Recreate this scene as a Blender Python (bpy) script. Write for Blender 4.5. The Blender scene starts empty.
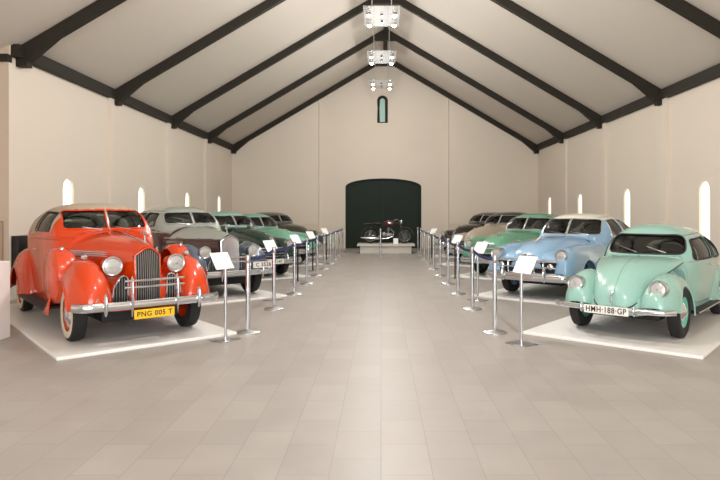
import bpy, bmesh, math, random
import numpy as np
from mathutils import Vector, Matrix
from mathutils.bvhtree import BVHTree
random.seed(7)
C = bpy.context.scene.collection
PI = math.pi

# ------------------------------------------------------------------ materials
def lin(c):
    return tuple((v/255/12.92 if v/255 <= .04045 else ((v/255+.055)/1.055)**2.4) for v in c)
def mat(name, col, rough=.5, metal=0., coat=0., spec=.5, var=0., vscale=6., bump=0., bscale=40.):
    m = bpy.data.materials.new(name); m.use_nodes = True
    nt = m.node_tree; b = nt.nodes['Principled BSDF']
    b.inputs['Base Color'].default_value = (*lin(col), 1)
    b.inputs['Roughness'].default_value = rough; b.inputs['Metallic'].default_value = metal
    b.inputs['Coat Weight'].default_value = coat; b.inputs['Coat Roughness'].default_value = .06
    b.inputs['Specular IOR Level'].default_value = spec
    tc = nt.nodes.new('ShaderNodeTexCoord')
    if var > 0:
        n = nt.nodes.new('ShaderNodeTexNoise'); n.inputs['Scale'].default_value = vscale; n.inputs['Detail'].default_value = 4
        nt.links.new(tc.outputs['Object'], n.inputs['Vector'])
        mx = nt.nodes.new('ShaderNodeMix'); mx.data_type = 'RGBA'
        mx.inputs['A'].default_value = (*[v*(1-var) for v in lin(col)], 1)
        mx.inputs['B'].default_value = (*[min(1, v*(1+var)) for v in lin(col)], 1)
        nt.links.new(n.outputs['Fac'], mx.inputs['Factor']); nt.links.new(mx.outputs['Result'], b.inputs['Base Color'])
    if bump > 0:
        n2 = nt.nodes.new('ShaderNodeTexNoise'); n2.inputs['Scale'].default_value = bscale
        nt.links.new(tc.outputs['Object'], n2.inputs['Vector'])
        bp = nt.nodes.new('ShaderNodeBump'); bp.inputs['Strength'].default_value = bump; bp.inputs['Distance'].default_value = .01
        nt.links.new(n2.outputs['Fac'], bp.inputs['Height']); nt.links.new(bp.outputs['Normal'], b.inputs['Normal'])
    return m
def emis(name, col, strength):
    m = bpy.data.materials.new(name); m.use_nodes = True
    b = m.node_tree.nodes['Principled BSDF']
    b.inputs['Base Color'].default_value = (*lin(col), 1)
    b.inputs['Emission Color'].default_value = (*lin(col), 1); b.inputs['Emission Strength'].default_value = strength
    return m
def glass(name, col, alpha):
    m = bpy.data.materials.new(name); m.use_nodes = True; nt = m.node_tree
    nt.nodes.remove(nt.nodes['Principled BSDF']); out = nt.nodes['Material Output']
    t = nt.nodes.new('ShaderNodeBsdfTransparent'); t.inputs[0].default_value = (*lin(col), 1)
    g = nt.nodes.new('ShaderNodeBsdfGlossy'); g.inputs['Roughness'].default_value = .04
    f = nt.nodes.new('ShaderNodeFresnel'); f.inputs['IOR'].default_value = 1.5
    mx = nt.nodes.new('ShaderNodeMixShader')
    nt.links.new(f.outputs[0], mx.inputs[0]); nt.links.new(t.outputs[0], mx.inputs[1]); nt.links.new(g.outputs[0], mx.inputs[2])
    nt.links.new(mx.outputs[0], out.inputs['Surface'])
    return m
def paint(name, col, rough=.3):
    return mat(name, col, rough*.85, 0, .6, .45, .03, 3.)

CHROME = mat('chrome', (222, 226, 232), .13, 1., var=.03, vscale=20)
POLISH = mat('bright_trim', (238, 240, 242), .4, .8, var=.03, vscale=30)
STEEL = mat('brushed_steel', (205, 206, 208), .28, 1., var=.04, vscale=30)
RUBBER = mat('tyre_rubber', (26, 25, 24), .75, var=.15, vscale=25)
WHITEWALL = mat('whitewall', (205, 190, 165), .6, var=.04)
DARK = mat('dark_void', (18, 18, 18), .7, var=.1)
TRIM = mat('window_rubber', (32, 32, 32), .5, var=.1)
LINER = mat('headlining', (88, 80, 70), .8, var=.08)
SEAT = mat('seat_leather', (70, 58, 48), .5, var=.1, vscale=12)
SEATL = mat('pale_seat_cloth', (150, 138, 120), .7, var=.08, vscale=12)
GLASS = glass('car_glass', (206, 212, 206), .5)
LENS = mat('lamp_lens', (190, 190, 188), .22, .25, 1., var=.3, vscale=38, bump=.2, bscale=70)
RIMC = mat('headlight_chrome', (205, 205, 205), .3, 1., var=.03, vscale=20)
AMBER = mat('amber_lens', (190, 110, 40), .2, 0, 1., var=.05)
WHITE = mat('white_paint', (236, 234, 230), .45, var=.015)
BOARD = mat('white_board', (250, 250, 248), .4, var=.005)
YELLOW = mat('plate_yellow', (240, 190, 40), .4, var=.03)
PLATEW = mat('plate_white', (232, 228, 220), .4, var=.02)
INK = mat('plate_ink', (25, 22, 20), .5, var=.05)
NAVY = mat('navy_webbing', (28, 34, 92), .7, var=.1, vscale=50)
BLACKP = mat('black_post', (30, 29, 29), .35, .3, var=.1)

# ------------------------------------------------------------------ mesh helpers
def fin(me, smooth=True, angle=38):
    if smooth:
        me.shade_smooth()
        me.set_sharp_from_angle(angle=math.radians(angle))
    return me
def join(parts):
    V, F = [], []
    for v, f in parts:
        o = len(V); V += [tuple(p) for p in v]; F += [tuple(i+o for i in q) for q in f]
    return V, F
def mesh(name, vf, recalc=True):
    me = bpy.data.meshes.new(name); me.from_pydata([tuple(map(float, p)) for p in vf[0]], [], vf[1])
    if recalc:
        bm = bmesh.new(); bm.from_mesh(me)
        bmesh.ops.remove_doubles(bm, verts=bm.verts, dist=1e-5)
        bmesh.ops.recalc_face_normals(bm, faces=bm.faces); bm.to_mesh(me); bm.free()
    return me
def put(name, me, m, parent=None, smooth=True, angle=38):
    if isinstance(me, tuple): me = mesh(name, me)
    elif isinstance(me, list): me = mesh(name, join(me))
    fin(me, smooth, angle)
    if m is not None:
        ms = m if isinstance(m, (list, tuple)) else [m]
        for i, k in enumerate(ms):
            if i < len(me.materials): me.materials[i] = k
            else: me.materials.append(k)
    o = bpy.data.objects.new(name, me); C.objects.link(o)
    if parent: o.parent = parent
    return o
def tag(o, label, cat, group=None):
    o['label'] = label; o['category'] = cat
    if group: o['group'] = group
    return o
def thing(name, label, cat, loc, rz=0, group=None):
    o = bpy.data.objects.new(name, None); C.objects.link(o); o.empty_display_size = .1
    o.location = loc; o.rotation_euler = (0, 0, rz); return tag(o, label, cat, group)
def struct(name, me, m, smooth=False):
    o = put(name, me, m, None, smooth); o['kind'] = 'structure'; return o
def box(x0, x1, y0, y1, z0, z1, bev=0., seg=2):
    bm = bmesh.new(); bmesh.ops.create_cube(bm, size=1)
    for v in bm.verts:
        v.co = Vector(((x0+x1)/2+v.co.x*(x1-x0), (y0+y1)/2+v.co.y*(y1-y0), (z0+z1)/2+v.co.z*(z1-z0)))
    if bev > 0: bmesh.ops.bevel(bm, geom=bm.edges[:], offset=bev, segments=seg, affect='EDGES', profile=.5)
    r = ([tuple(v.co) for v in bm.verts], [tuple(v.index for v in f.verts) for f in bm.faces]); bm.free(); return r
def grid(rows, closed=False, caps=(False, False)):
    n = len(rows[0]); V = [p for r in rows for p in r]; F = []
    for i in range(len(rows)-1):
        for j in range(n if closed else n-1):
            k = (j+1) % n
            F.append((i*n+j, i*n+k, (i+1)*n+k, (i+1)*n+j))
    if caps[0]: F.append(tuple(range(n))[::-1])
    if caps[1]: F.append(tuple((len(rows)-1)*n+j for j in range(n)))
    return V, F
def lathe(prof, org=(0, 0, 0), axis=(0, 0, 1), n=24, caps=(False, False)):
    a = Vector(axis).normalized(); u = a.orthogonal().normalized(); w = a.cross(u); o = Vector(org)
    rows = []
    for r, h in prof:
        rows.append([tuple(o+a*h+(u*math.cos(2*PI*k/n)+w*math.sin(2*PI*k/n))*max(r, 1e-4)) for k in range(n)])
    return grid(rows, True, caps)
def tube(pts, r, n=8, closed=False, flat=None):
    P = [Vector(p) for p in pts]; N = len(P); rows = []; up = None
    for i in range(N):
        if closed: t = P[(i+1) % N]-P[i-1]
        else: t = P[min(i+1, N-1)]-P[max(i-1, 0)]
        if t.length < 1e-9: t = Vector((0, 0, 1))
        t.normalize()
        if up is None: up = t.orthogonal().normalized()
        up = (up-t*up.dot(t))
        up = up.normalized() if up.length > 1e-6 else t.orthogonal().normalized()
        s = t.cross(up); rr = r[i] if isinstance(r, (list, tuple)) else r
        rows.append([tuple(P[i]+(up*math.cos(2*PI*k/n)+s*math.sin(2*PI*k/n))*rr) for k in range(n)])
    if closed:
        rows.append(rows[0]); return grid(rows, True)
    return grid(rows, True, (True, True))
def sweep(prof, path, up=(0, 0, 1)):
    """closed 2D profile (out, up) swept along a path; 'out' is horizontal, right of travel"""
    P = [Vector(p) for p in path]; U = Vector(up); rows = []
    for i in range(len(P)):
        t = (P[min(i+1, len(P)-1)]-P[max(i-1, 0)]).normalized(); o = t.cross(U).normalized(); u2 = o.cross(t)
        rows.append([tuple(P[i]+o*a+u2*b) for a, b in prof])
    return grid(rows, True, (True, True))
def prism(poly, d0, d1, plane):
    n = len(poly)
    def e(p, d): return {'xz': (p[0], d, p[1]), 'yz': (d, p[0], p[1]), 'xy': (p[0], p[1], d)}[plane]
    V = [e(p, d0) for p in poly]+[e(p, d1) for p in poly]
    F = [tuple(range(n)), tuple(range(2*n-1, n-1, -1))]+[(i, i+n, (i+1) % n+n, (i+1) % n) for i in range(n)]
    return V, F
def rpoly(pts, r, seg=6):
    out = []; n = len(pts); rs = r if isinstance(r, (list, tuple)) else [r]*n
    for i in range(n):
        p = Vector(pts[i]); a = Vector(pts[i-1])-p; b = Vector(pts[(i+1) % n])-p
        rr = min(rs[i], a.length*.48, b.length*.48)
        p0 = p+a.normalized()*rr; p1 = p+b.normalized()*rr
        for k in range(seg+1):
            t = k/seg; out.append(tuple(p0*(1-t)**2+p*2*t*(1-t)+p1*t*t))
    return out
def dens(poly, step=.05):
    out = []; n = len(poly)
    for i in range(n):
        a = Vector(poly[i]); b = Vector(poly[(i+1) % n]); k = max(1, int((b-a).length/step))
        for j in range(k): out.append(tuple(a+(b-a)*j/k))
    return out
def sphere(c, r, n=12, sc=(1, 1, 1)):
    rows = []
    for i in range(n+1):
        th = PI*i/n
        rows.append([(c[0]+sc[0]*r*math.sin(th)*math.cos(2*PI*k/(2*n))+0, c[1]+sc[1]*r*math.sin(th)*math.sin(2*PI*k/(2*n)), c[2]+sc[2]*r*math.cos(th)) for k in range(2*n)])
    return grid(rows, True)
def pchip(keys):
    ks = sorted(keys); X = np.array([k[0] for k in ks], float); Y = np.array([k[1] for k in ks], float)
    if len(X) == 1: return lambda x: float(Y[0])
    h = np.diff(X); d = np.diff(Y)/h; m = np.zeros(len(X)); m[0] = d[0]; m[-1] = d[-1]
    for i in range(1, len(X)-1):
        if d[i-1]*d[i] > 0:
            w1 = 2*h[i]+h[i-1]; w2 = h[i]+2*h[i-1]; m[i] = (w1+w2)/(w1/d[i-1]+w2/d[i])
    def f(x):
        x = min(max(x, X[0]), X[-1]); i = min(max(int(np.searchsorted(X, x))-1, 0), len(h)-1)
        t = (x-X[i])/h[i]
        return float((2*t**3-3*t*t+1)*Y[i]+(t**3-2*t*t+t)*h[i]*m[i]+(-2*t**3+3*t*t)*Y[i+1]+(t**3-t*t)*h[i]*m[i+1])
    return f
def text(name, body, size, m, parent, loc, rot, extr=.002, sx=1.):
    cu = bpy.data.curves.new(name, 'FONT'); cu.body = body; cu.size = size; cu.align_x = 'CENTER'; cu.align_y = 'CENTER'; cu.extrude = extr; cu.offset = size*.012; cu.space_character = 1.12
    t = bpy.data.objects.new('tmp', cu); C.objects.link(t); bpy.context.view_layer.update()
    me = bpy.data.meshes.new_from_object(t.evaluated_get(bpy.context.evaluated_depsgraph_get()))
    bpy.data.objects.remove(t); me.name = name
    me.transform(Matrix.Diagonal((sx, 1, 1, 1)))
    o = put(name, me, m, parent, False); o.location = loc; o.rotation_euler = rot; return o
def bool_eval(vf_or_me, ops, solid=None):
    """temporary objects -> evaluated mesh;  ops = [(operation, (verts, faces)), ...]"""
    me = vf_or_me if not isinstance(vf_or_me, tuple) else mesh('t', vf_or_me, False)
    if solid and solid[2]:
        me.materials.append(RUBBER); me.materials.append(LINER)
    o = bpy.data.objects.new('tmp', me); C.objects.link(o); tmp = [o]
    if solid:
        s = o.modifiers.new('s', 'SOLIDIFY'); s.thickness = solid[0]; s.offset = solid[1]; s.material_offset = solid[2]
    for op, vf in ops:
        c = bpy.data.objects.new('tmpc', mesh('tc', vf)); C.objects.link(c); tmp.append(c)
        b = o.modifiers.new('b', 'BOOLEAN'); b.operation = op; b.object = c; b.solver = 'EXACT'
    bpy.context.view_layer.update()
    r = bpy.data.meshes.new_from_object(o.evaluated_get(bpy.context.evaluated_depsgraph_get()))
    for t in tmp: bpy.data.objects.remove(t)
    return r
def split_mesh(me, pred):
    """returns (faces failing, faces passing) as two meshes"""
    res = []
    for want in (False, True):
        bm = bmesh.new(); bm.from_mesh(me)
        kill = [f for f in bm.faces if bool(pred(f.calc_center_median())) != want]
        bmesh.ops.delete(bm, geom=kill, context='FACES')
        m2 = bpy.data.meshes.new(me.name); bm.to_mesh(m2); bm.free(); res.append(m2)
    return res
def loose(me):
    bm = bmesh.new(); bm.from_mesh(me); bm.faces.ensure_lookup_table(); seen = set(); out = []
    for f in bm.faces:
        if f.index in seen: continue
        st = [f]; isl = []; seen.add(f.index)
        while st:
            g = st.pop(); isl.append(g)
            for e in g.edges:
                for k in e.link_faces:
                    if k.index not in seen: seen.add(k.index); st.append(k)
        vs = {}; V = []; F = []
        for g in isl:
            q = []
            for v in g.verts:
                if v.index not in vs: vs[v.index] = len(V); V.append(tuple(v.co))
                q.append(vs[v.index])
            F.append(tuple(q))
        if len(F) > 5: out.append((V, F))
    bm.free(); return out

# ------------------------------------------------------------------ cars (local: +x forward from the front axle, +y the car's left, z up)
def orient(vf):
    V, F = vf; c = np.mean(np.array(V), axis=0); s = 0
    for f in F:
        p = [Vector(V[i]) for i in f[:4]]; n = (p[1]-p[0]).cross(p[2]-p[0]); m = (p[0]+p[2])/2
        s += n.dot(Vector((0, m.y, m.z-c[2])))
    return (V, F) if s > 0 else (V, [f[::-1] for f in F])
def cabin_surface(S):
    top, belt, wb, sill = pchip(S['top']), pchip(S['belt']), pchip(S['wb']), pchip(S['sill'])
    n, m, tum = S.get('n', 3.2), S.get('m', 2.6), S.get('tum', .16); x0, x1 = S['top'][0][0], S['top'][-1][0]
    lo, hi = min(x0, x1), max(x0, x1)
    xs = [hi-(hi-lo)*k/70 for k in range(71)]
    sw = S.get('sweep', .12); xr = S.get('sweep_end', hi-.9)
    rows = []
    for x in xs:
        zb, zt, w, zs = belt(x), top(x), wb(x), sill(x); zt = max(zt, zb+.01); half = []
        for k in range(9):
            t = k/9; half.append((w*(1-.05*(1-t)**2), zs+(zb-zs)*t))
        for k in range(21):
            a = PI/2*k/20
            if k > 20-1e-9: a = PI/2
            z = (zt-zb)*math.sin(a)**(2/m); y = max(0, w-tum*z)*max(math.cos(a), 0)**(2/n)
            half.append((y, zb+z))
        g = max(0, min(1, (x-xr)/(hi-xr))); g = g*g*(3-2*g)
        f = lambda y, z: (x-sw*g*(y/max(w, .1))**2, y, z)
        rows.append([f(y, z) for y, z in half]+[f(-y, z) for y, z in half[-2::-1]])
    V, F = orient(grid(rows)); cap = tuple(range(len(rows[0])))
    n0 = Vector((0, 0, 0)); P = [Vector(V[i]) for i in cap]
    for i in range(len(P)): n0 += P[i].cross(P[(i+1) % len(P)])
    F.append(cap if n0.x > 0 else cap[::-1]); return V, F
def shrink(vf, d):
    me = mesh('t', vf, False); V = [tuple(v.co-v.normal*d) for v in me.vertices]; return V, vf[1]
def hood_surface(keys, zb, a, b, nx=40, cap=True, lift=0.):
    """keys: (x, top z, half width)"""
    top = pchip([(k[0], k[1]) for k in keys]); hw = pchip([(k[0], k[2]) for k in keys]); zbf = pchip(zb) if isinstance(zb, list) else (lambda x: zb)
    lo, hi = min(k[0] for k in keys), max(k[0] for k in keys); rows = []
    for k in range(nx+1):
        x = lo+(hi-lo)*math.sin(PI/2*k/nx); zt = max(top(x), zbf(x)+.01)+lift; half = []
        for j in range(25):
            t = PI/2*j/24
            half.append((hw(x)*max(math.cos(t), 0)**(2/a), zbf(x)+(zt-zbf(x))*math.sin(t)**(2/b)))
        rows.append([(x, y, z) for y, z in half]+[(x, -y, z) for y, z in half[-2::-1]])
    V, F = grid(rows, False, (False, cap)); return orient((V, F))
def fender_surface(side, K):
    """K: top, yo, yi, base keys along x; nose / tail rounding; wheel arch"""
    top, yo, yi, base = (pchip(K[k]) for k in ('top', 'yo', 'yi', 'base'))
    x0, x1 = K['x']; n, m = K.get('n', 2.4), K.get('m', 2.1); aw, aR, az = K['arch']
    xs = set(x0+(x1-x0)*(1-math.cos(PI*k/44))/2 for k in range(45))
    xs |= set(min(max(aw+aR*math.cos(PI*k/18), x0), x1) for k in range(19)) | {min(x1, aw+aR+.004), max(x0, aw-aR-.004)}
    xs = sorted(xs); rows = []
    for x in xs:
        g = 1.
        if 'nose' in K and x > K['nose'][0]:
            u = (x-K['nose'][0])/(x1-K['nose'][0]); g = max(0, 1-u**K['nose'][1])**(1/K['nose'][2])
        if 'tail' in K and x < K['tail'][0]:
            u = (K['tail'][0]-x)/(K['tail'][0]-x0); g = max(0, 1-u**K['tail'][1])**(1/K['tail'][2])
        zc = K.get('zc', .6); b = zc+(base(x)-zc)*max(g, .03); zt = zc+(top(x)-zc)*max(g, .03)
        o, i = yo(x), yi(x); yc = (o+i)/2; hw = (o-i)/2*max(g, .03)**K.get('wexp', .6)
        zl = b; d = abs(x-aw)
        if d < aR: zl = max(zl, az+math.sqrt(aR*aR-d*d))
        ra = min(max((zl-b)/(zt-b), 0), .93); pl = math.asin(ra**(m/2)); row = []
        for k in range(25):
            ph = PI+(pl-PI)*k/24; c = math.cos(ph); s = max(math.sin(ph), 0)
            row.append((x, side*(yc+hw*math.copysign(abs(c)**(2/n), c)), b+(zt-b)*s**(2/m)))
        rows.append(row)
    return grid(rows, False, (True, True)), [r[-1] for r in rows]
def wheel(root, x, y, side, r, w, rim_m, cap_m=None, white=None, cap_r=.55):
    yy = side
    P = [(.60*r, -.42), (.72*r, -.5), (.9*r, -.5), (.975*r, -.42), (r, -.2), (r, .2), (.975*r, .42), (.9*r, .5), (.72*r, .5), (.60*r, .42)]
    t = put('wheel', mesh('wheel', lathe([(a, b*w) for a, b in P], (0, 0, 0), (0, yy, 0), 40)), RUBBER, root)
    t.location = (x, y, r)
    rim = put('rim', mesh('rim', lathe([(.62*r, -.40*w), (.62*r, .40*w), (.585*r, .43*w), (.56*r, .30*w), (.45*r, .16*w), (.2*r, .22*w), (0, .22*w)], (0, 0, 0), (0, yy, 0), 36)), rim_m, t)
    cr = cap_r*r
    put('hubcap', mesh('hubcap', lathe([(cr, .26*w), (cr*.97, .34*w), (cr*.8, .44*w), (cr*.5, .52*w), (cr*.46, .56*w), (cr*.3, .62*w), (0, .64*w)], (0, 0, 0), (0, yy, 0), 30)), cap_m or CHROME, t)
    if white: put('whitewall', mesh('whitewall', lathe([(.64*r, .46*w), (.66*r, .505*w), (.72*r, .52*w), (.87*r, .515*w), (.885*r, .49*w)], (0, 0, 0), (0, yy, 0), 40)), white, t)
    return t
def headlight(root, p, r, bucket=None, length=.3, pitch=0., yaw=0.):
    if bucket:
        h = put('headlight', mesh('headlight', lathe([(0, -length), (r*.35, -length*.9), (r*.75, -length*.6), (r*.97, -length*.25), (r*1.04, 0), (r*.96, .01)], (0, 0, 0), (1, 0, 0), 28)), bucket, root)
        rm = put('headlight_rim', mesh('headlight_rim', tube([(0, math.cos(2*PI*k/28)*r, math.sin(2*PI*k/28)*r) for k in range(28)], r*.13, 8, True)), RIMC, h)
    else:
        h = put('headlight', mesh('headlight', lathe([(r*1.08, -length), (r*1.12, -.03), (r*1.08, 0), (r*1.0, .024), (r*.86, .012)], (0, 0, 0), (1, 0, 0), 28)), RIMC, root)
    put('headlight_lens', mesh('headlight_lens', lathe([(r*.93, 0), (r*.8, r*.06), (r*.5, r*.12), (r*.2, r*.15), (0, r*.155)], (0, 0, 0), (1, 0, 0), 24)), LENS, h)
    put('headlight_bulb', mesh('headlight_bulb', lathe([(r*.16, r*.13), (r*.14, r*.18), (0, r*.2)], (0, 0, 0), (1, 0, 0), 12)), STEEL, h)
    h.location = p; h.rotation_euler = (0, -pitch, yaw); return h
def bumper_bar(b, x, z, bow, hgt, thick, curl=.12, n=40):
    path = []
    for k in range(n+1):
        y = -b+2*b*k/n; t = abs(y)/b
        path.append((x-bow*t*t-curl*max(0, (t-.8)/.2)**2, y, z))
    pr = [(0, -.5), (.55, -.48), (.9, -.32), (1, -.05), (1, .05), (.9, .32), (.55, .48), (0, .5)]
    return sweep([(a*thick, c*hgt) for a, c in pr], path)
def guard(x, y, z0, z1, w=.05, d=.07):
    rows = []
    for k in range(13):
        t = k/12; s = math.sin(PI*t)**.35 if 0 < k < 12 else .25
        rows.append([(x+d*s*math.cos(a)*.9-.0, y+w/2*s*math.sin(a), z0+(z1-z0)*t) for a in [2*PI*q/12 for q in range(12)]])
    return grid(rows, True, (True, True))
def outline_on(bvh, pts, kind, sgn=1, off=.004):
    out = []
    for a, b in pts:
        if kind == 'side': o, d = Vector((a, sgn*2.5, b)), Vector((0, -sgn, 0))
        elif kind == 'front': o, d = Vector((4, a, b)), Vector((-1, 0, 0))
        else: o, d = Vector((-9, a, b)), Vector((1, 0, 0))
        h = bvh.ray_cast(o, d)
        if h[0] is not None: out.append(tuple(h[0]-d*off))
    return out
def plate(root, p, w, h, pm, body, size, sx=1., rz=0.):
    q = put('licence_plate', mesh('licence_plate', box(-.006, .006, -w/2, w/2, -h/2, h/2, .004, 1)), pm, root); q.location = p; q.rotation_euler = (0, 0, rz)
    text('plate_number', body, size, INK, q, (.008, 0, 0), (PI/2, 0, PI/2), .001, sx)
    return q
def make_car(S):
    root = thing(S['name'], S['label'], 'car', S['loc'], S['rz'], S.get('group'))
    B, R, H, FM = S['body'], S.get('roof', S['body']), S.get('hood_m', S['body']), S.get('fender_m', S['body'])
    cab = cabin_surface(S); base = mesh('t', cab, False)
    bvh = BVHTree.FromPolygons([v.co for v in base.vertices], [tuple(p.vertices) for p in base.polygons])
    W = S['ws']; gap = W.get('gap', .012)
    if W.get('single'): panes = [rpoly([(-W['y0'], W['z0']), (W['y0'], W['z0']), (W['y1'], W['z1']), (-W['y1'], W['z1'])], W['r'])]
    else:
        pl = [(gap, W['z0']), (W['y0'], W['z0']+W.get('rise', 0)), (W['y1'], W['z1']), (gap, W['z1']+.01)]
        panes = [rpoly(pl, [.01, W['r'], W['r'], .02]), rpoly([(-a, b) for a, b in pl][::-1], [.02, W['r'], W['r'], .01])]
    sides = [rpoly(p, r) for p, r in S['sidewin']]; rear = [rpoly(p, .06) for p in S.get('rear', [])]
    cuts = [join([prism(p, W['xb'], 2., 'yz') for p in panes])]
    if rear: cuts.append(join([prism(p, S.get('rear_x', -2.4), -8, 'yz') for p in rear]))
    for a, b in ((.28, 1.4), (-1.4, -.28)): cuts.append(join([prism(p, a, b, 'xz') for p in sides]))
    shell = bool_eval(cab, [('DIFFERENCE', c) for c in cuts], (.028, -1, 1))
    # doors: the door panels are pieces of the shell inside the door outline
    doors = S.get('doors', [])
    if doors:
        big, small = [], []
        for p in doors:
            q = rpoly(p, .07); c = Vector((sum(a for a, b in q)/len(q), sum(b for a, b in q)/len(q)))
            sm = [tuple(Vector(a)-(Vector(a)-c).normalized()*.007) for a in q]
            for s in (1, -1):
                big.append(prism(q, s*.45, s*1.4, 'xz')); small.append(prism(sm, s*.45, s*1.4, 'xz'))
        body = bool_eval(shell.copy(), [('DIFFERENCE', join(big))])
        dm = bool_eval(shell.copy(), [('INTERSECT', join(small))])
    else: body = shell; dm = None
    pred = S.get('roof_pred')
    if pred:
        b0, r0 = split_mesh(body, pred)
        put('body', b0, [B, LINER], root); rf = put(S.get('roof_name', 'roof'), r0, [R, LINER], root)
        if S.get('roof_label'): rf['label'] = S['roof_label']
    else: put('body', body, [B, LINER], root)
    dobs = []
    if dm:
        for vf in sorted(loose(dm), key=lambda q: -len(q[1])):
            cx = sum(v[0] for v in vf[0])/len(vf[0]); cy = sum(v[1] for v in vf[0])/len(vf[0])
            dme = mesh('door', vf)
            if pred:
                d0, d1 = split_mesh(dme, pred)
                d = put('door', d0, B, root)
                if len(d1.polygons): put('door_window_frame', d1, R, d)
            else: d = put('door', dme, B, root)
            dobs.append((cx, cy, d))
            zz = S['handle_z']; xr_ = min(v[0] for v in vf[0])+.07; s = 1 if cy > 0 else -1
            hp = outline_on(bvh, [(xr_+k*.14/6, zz) for k in range(7)], 'side', s, .0)
            if len(hp) == 7:
                hp = [(p[0], p[1]+s*(.035 if 0 < k < 6 else .0), p[2]) for k, p in enumerate(hp)]
                put('door_handle', mesh('door_handle', tube(hp, .011, 8)), CHROME, d)
    # glass
    inner = shrink(cab, .012)
    for vf in [q for c in cuts for q in loose(bool_eval(inner, [('INTERSECT', c)], (.006, -1, 0)))]:
        c = [sum(v[i] for v in vf[0])/len(vf[0]) for i in range(3)]
        ex = max(v[1] for v in vf[0])-min(v[1] for v in vf[0])
        nm = 'side_window' if ex < .2 else ('windscreen' if c[0] > W['xb'] else 'rear_window')
        put(nm, mesh(nm, vf), GLASS, root)
    tm = S.get('trim', CHROME); tr = S.get('trim_r', .011)
    fr = [outline_on(bvh, dens(p), 'front') for p in panes]
    put('windscreen_surround', mesh('windscreen_surround', join([tube(q, tr, 6, True) for q in fr])), tm, root)
    for p in sides:
        for s in (1, -1):
            put('window_surround', mesh('window_surround', tube(outline_on(bvh, dens(p), 'side', s), S.get('strim_r', tr*.8), 6, True)), S.get('strim', tm), root)
    for p in rear:
        q = outline_on(bvh, dens(p), 'rear')
        if len(q) > 8: put('rear_window_surround', mesh('rear_window_surround', tube(q, tr*.8, 6, True)), tm, root)
    if not W.get('single'):
        q = outline_on(bvh, [(0, W['z0']-.02+(W['z1']-W['z0']+.05)*k/10) for k in range(11)], 'front', 1, .01)
        put('windscreen_bar', mesh('windscreen_bar', tube(q, .013, 8)), S.get('bar', CHROME), root)
    # wipers
    for a, b, c, d in S.get('wipers', []):
        q = outline_on(bvh, [(a+(c-a)*k/6, b+(d-b)*k/6) for k in range(7)], 'front', 1, .022)
        put('wiper', mesh('wiper', tube(q, [.012, .009, .008, .007, .006, .006, .005], 6)), CHROME, root)
    # belt mouldings
    for pts, rr, mm in S.get('mouldings', []):
        f = pchip(pts); xa, xb = pts[0][0], pts[-1][0]
        for s in (1, -1):
            q = outline_on(bvh, [(xa+(xb-xa)*k/24, f(xa+(xb-xa)*k/24)) for k in range(25)], 'side', s, .002)
            put('side_moulding', mesh('side_moulding', tube(q, rr, 6)), mm, root)
    # hood
    hv = hood_surface(S['hood'], S['hood_zb'], S['hood_a'], S['hood_b'])
    hm = mesh('hood', hv, False)
    if S.get('hood_pred'):
        h0, h1 = split_mesh(hm, S['hood_pred'])
        put('hood_side', h0, S['hood_side_m'], root); put('hood', h1, H, root)
    else: put('hood', hm, H, root)
    if 'apron' in S: put('front_apron', mesh('front_apron', hood_surface(*S['apron'], 24), False), S.get('apron_m', FM), root)
    if S.get('ridge'):
        t = pchip([(k[0], k[1]) for k in S['hood']]); xa, xb = S['ridge'][:2]
        put('hood_strip', mesh('hood_strip', tube([(xa+(xb-xa)*k/30, 0, t(xa+(xb-xa)*k/30)+.004) for k in range(31)], S['ridge'][2], 8)), S['ridge'][3], root)
    fbv = []
    for K in S['fenders']:
        for s in (1, -1):
            (V, F), edge = fender_surface(s, K); fbv.append(BVHTree.FromPolygons([Vector(v) for v in V], F))
            f = put('fender', mesh('fender', (V, F)), K.get('m_', FM) if not isinstance(K.get('m_'), float) else FM, root)
            put('fender_bead', mesh('fender_bead', tube(edge[2:-2], .012, 6)), FM, f)
    r, w, tf, xb = S['wheel']
    for x, t in ((0, tf), (xb, S.get('track_r', tf))):
        for s in (1, -1): wheel(root, x, s*t, s, r, w, S['rim_m'], S.get('cap_m'), S.get('white'), S.get('cap_r', .55))
    # underbody and interior
    xm = S['top'][0][0]; xe = S['top'][-1][0]; ws_, zf = S.get('in_w', .55), S.get('in_floor', .36)
    ch = put('chassis', [box(xe+.45, .35, -.5, .5, .24, .40, .03)], DARK, root)
    for x in (0, xb): put('axle', [box(x-.05, x+.05, -tf+.05, tf-.05, r-.05, r+.05, .02)], DARK, ch)
    put('cabin_floor', box(xe+.5, xm-.1, -ws_-.08, ws_+.08, zf, zf+.04), LINER, root)
    bz = S['seat_z']
    for k, sx in enumerate(S['seats']):
        put('seat', [box(sx-.02, sx+.5, -ws_, ws_, bz-.22, bz, .06, 3), tuple_rot(box(-.16, .02, -ws_, ws_, 0, S.get('seat_h', .52), .06, 3), (sx, 0, bz-.1), -.2)], S.get('seat_m', SEAT), root)
    dx = S['dash']; put('dashboard', box(dx-.16, dx+.1, -ws_-.02, ws_+.02, S['dash_z']-.22, S['dash_z']-.02, .04), S.get('dash_m', B), root)
    sd = -1 if S.get('rhd', True) else 1
    st = put('steering_wheel', [tube([(0, .2*math.cos(2*PI*k/28), .2*math.sin(2*PI*k/28)) for k in range(28)], .012, 8, True), tube([(0, -.2, 0), (0, .2, 0)], .008, 6), tube([(0, 0, 0), (.4, 0, 0)], .018, 8), lathe([(.04, -.02), (.04, .02), (0, .03)], (0, 0, 0), (-1, 0, 0), 16)], BLACKP, root)
    st.location = (dx-.36, sd*.34, S['dash_z']-.03); st.rotation_euler = (0, .5, 0)
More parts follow.
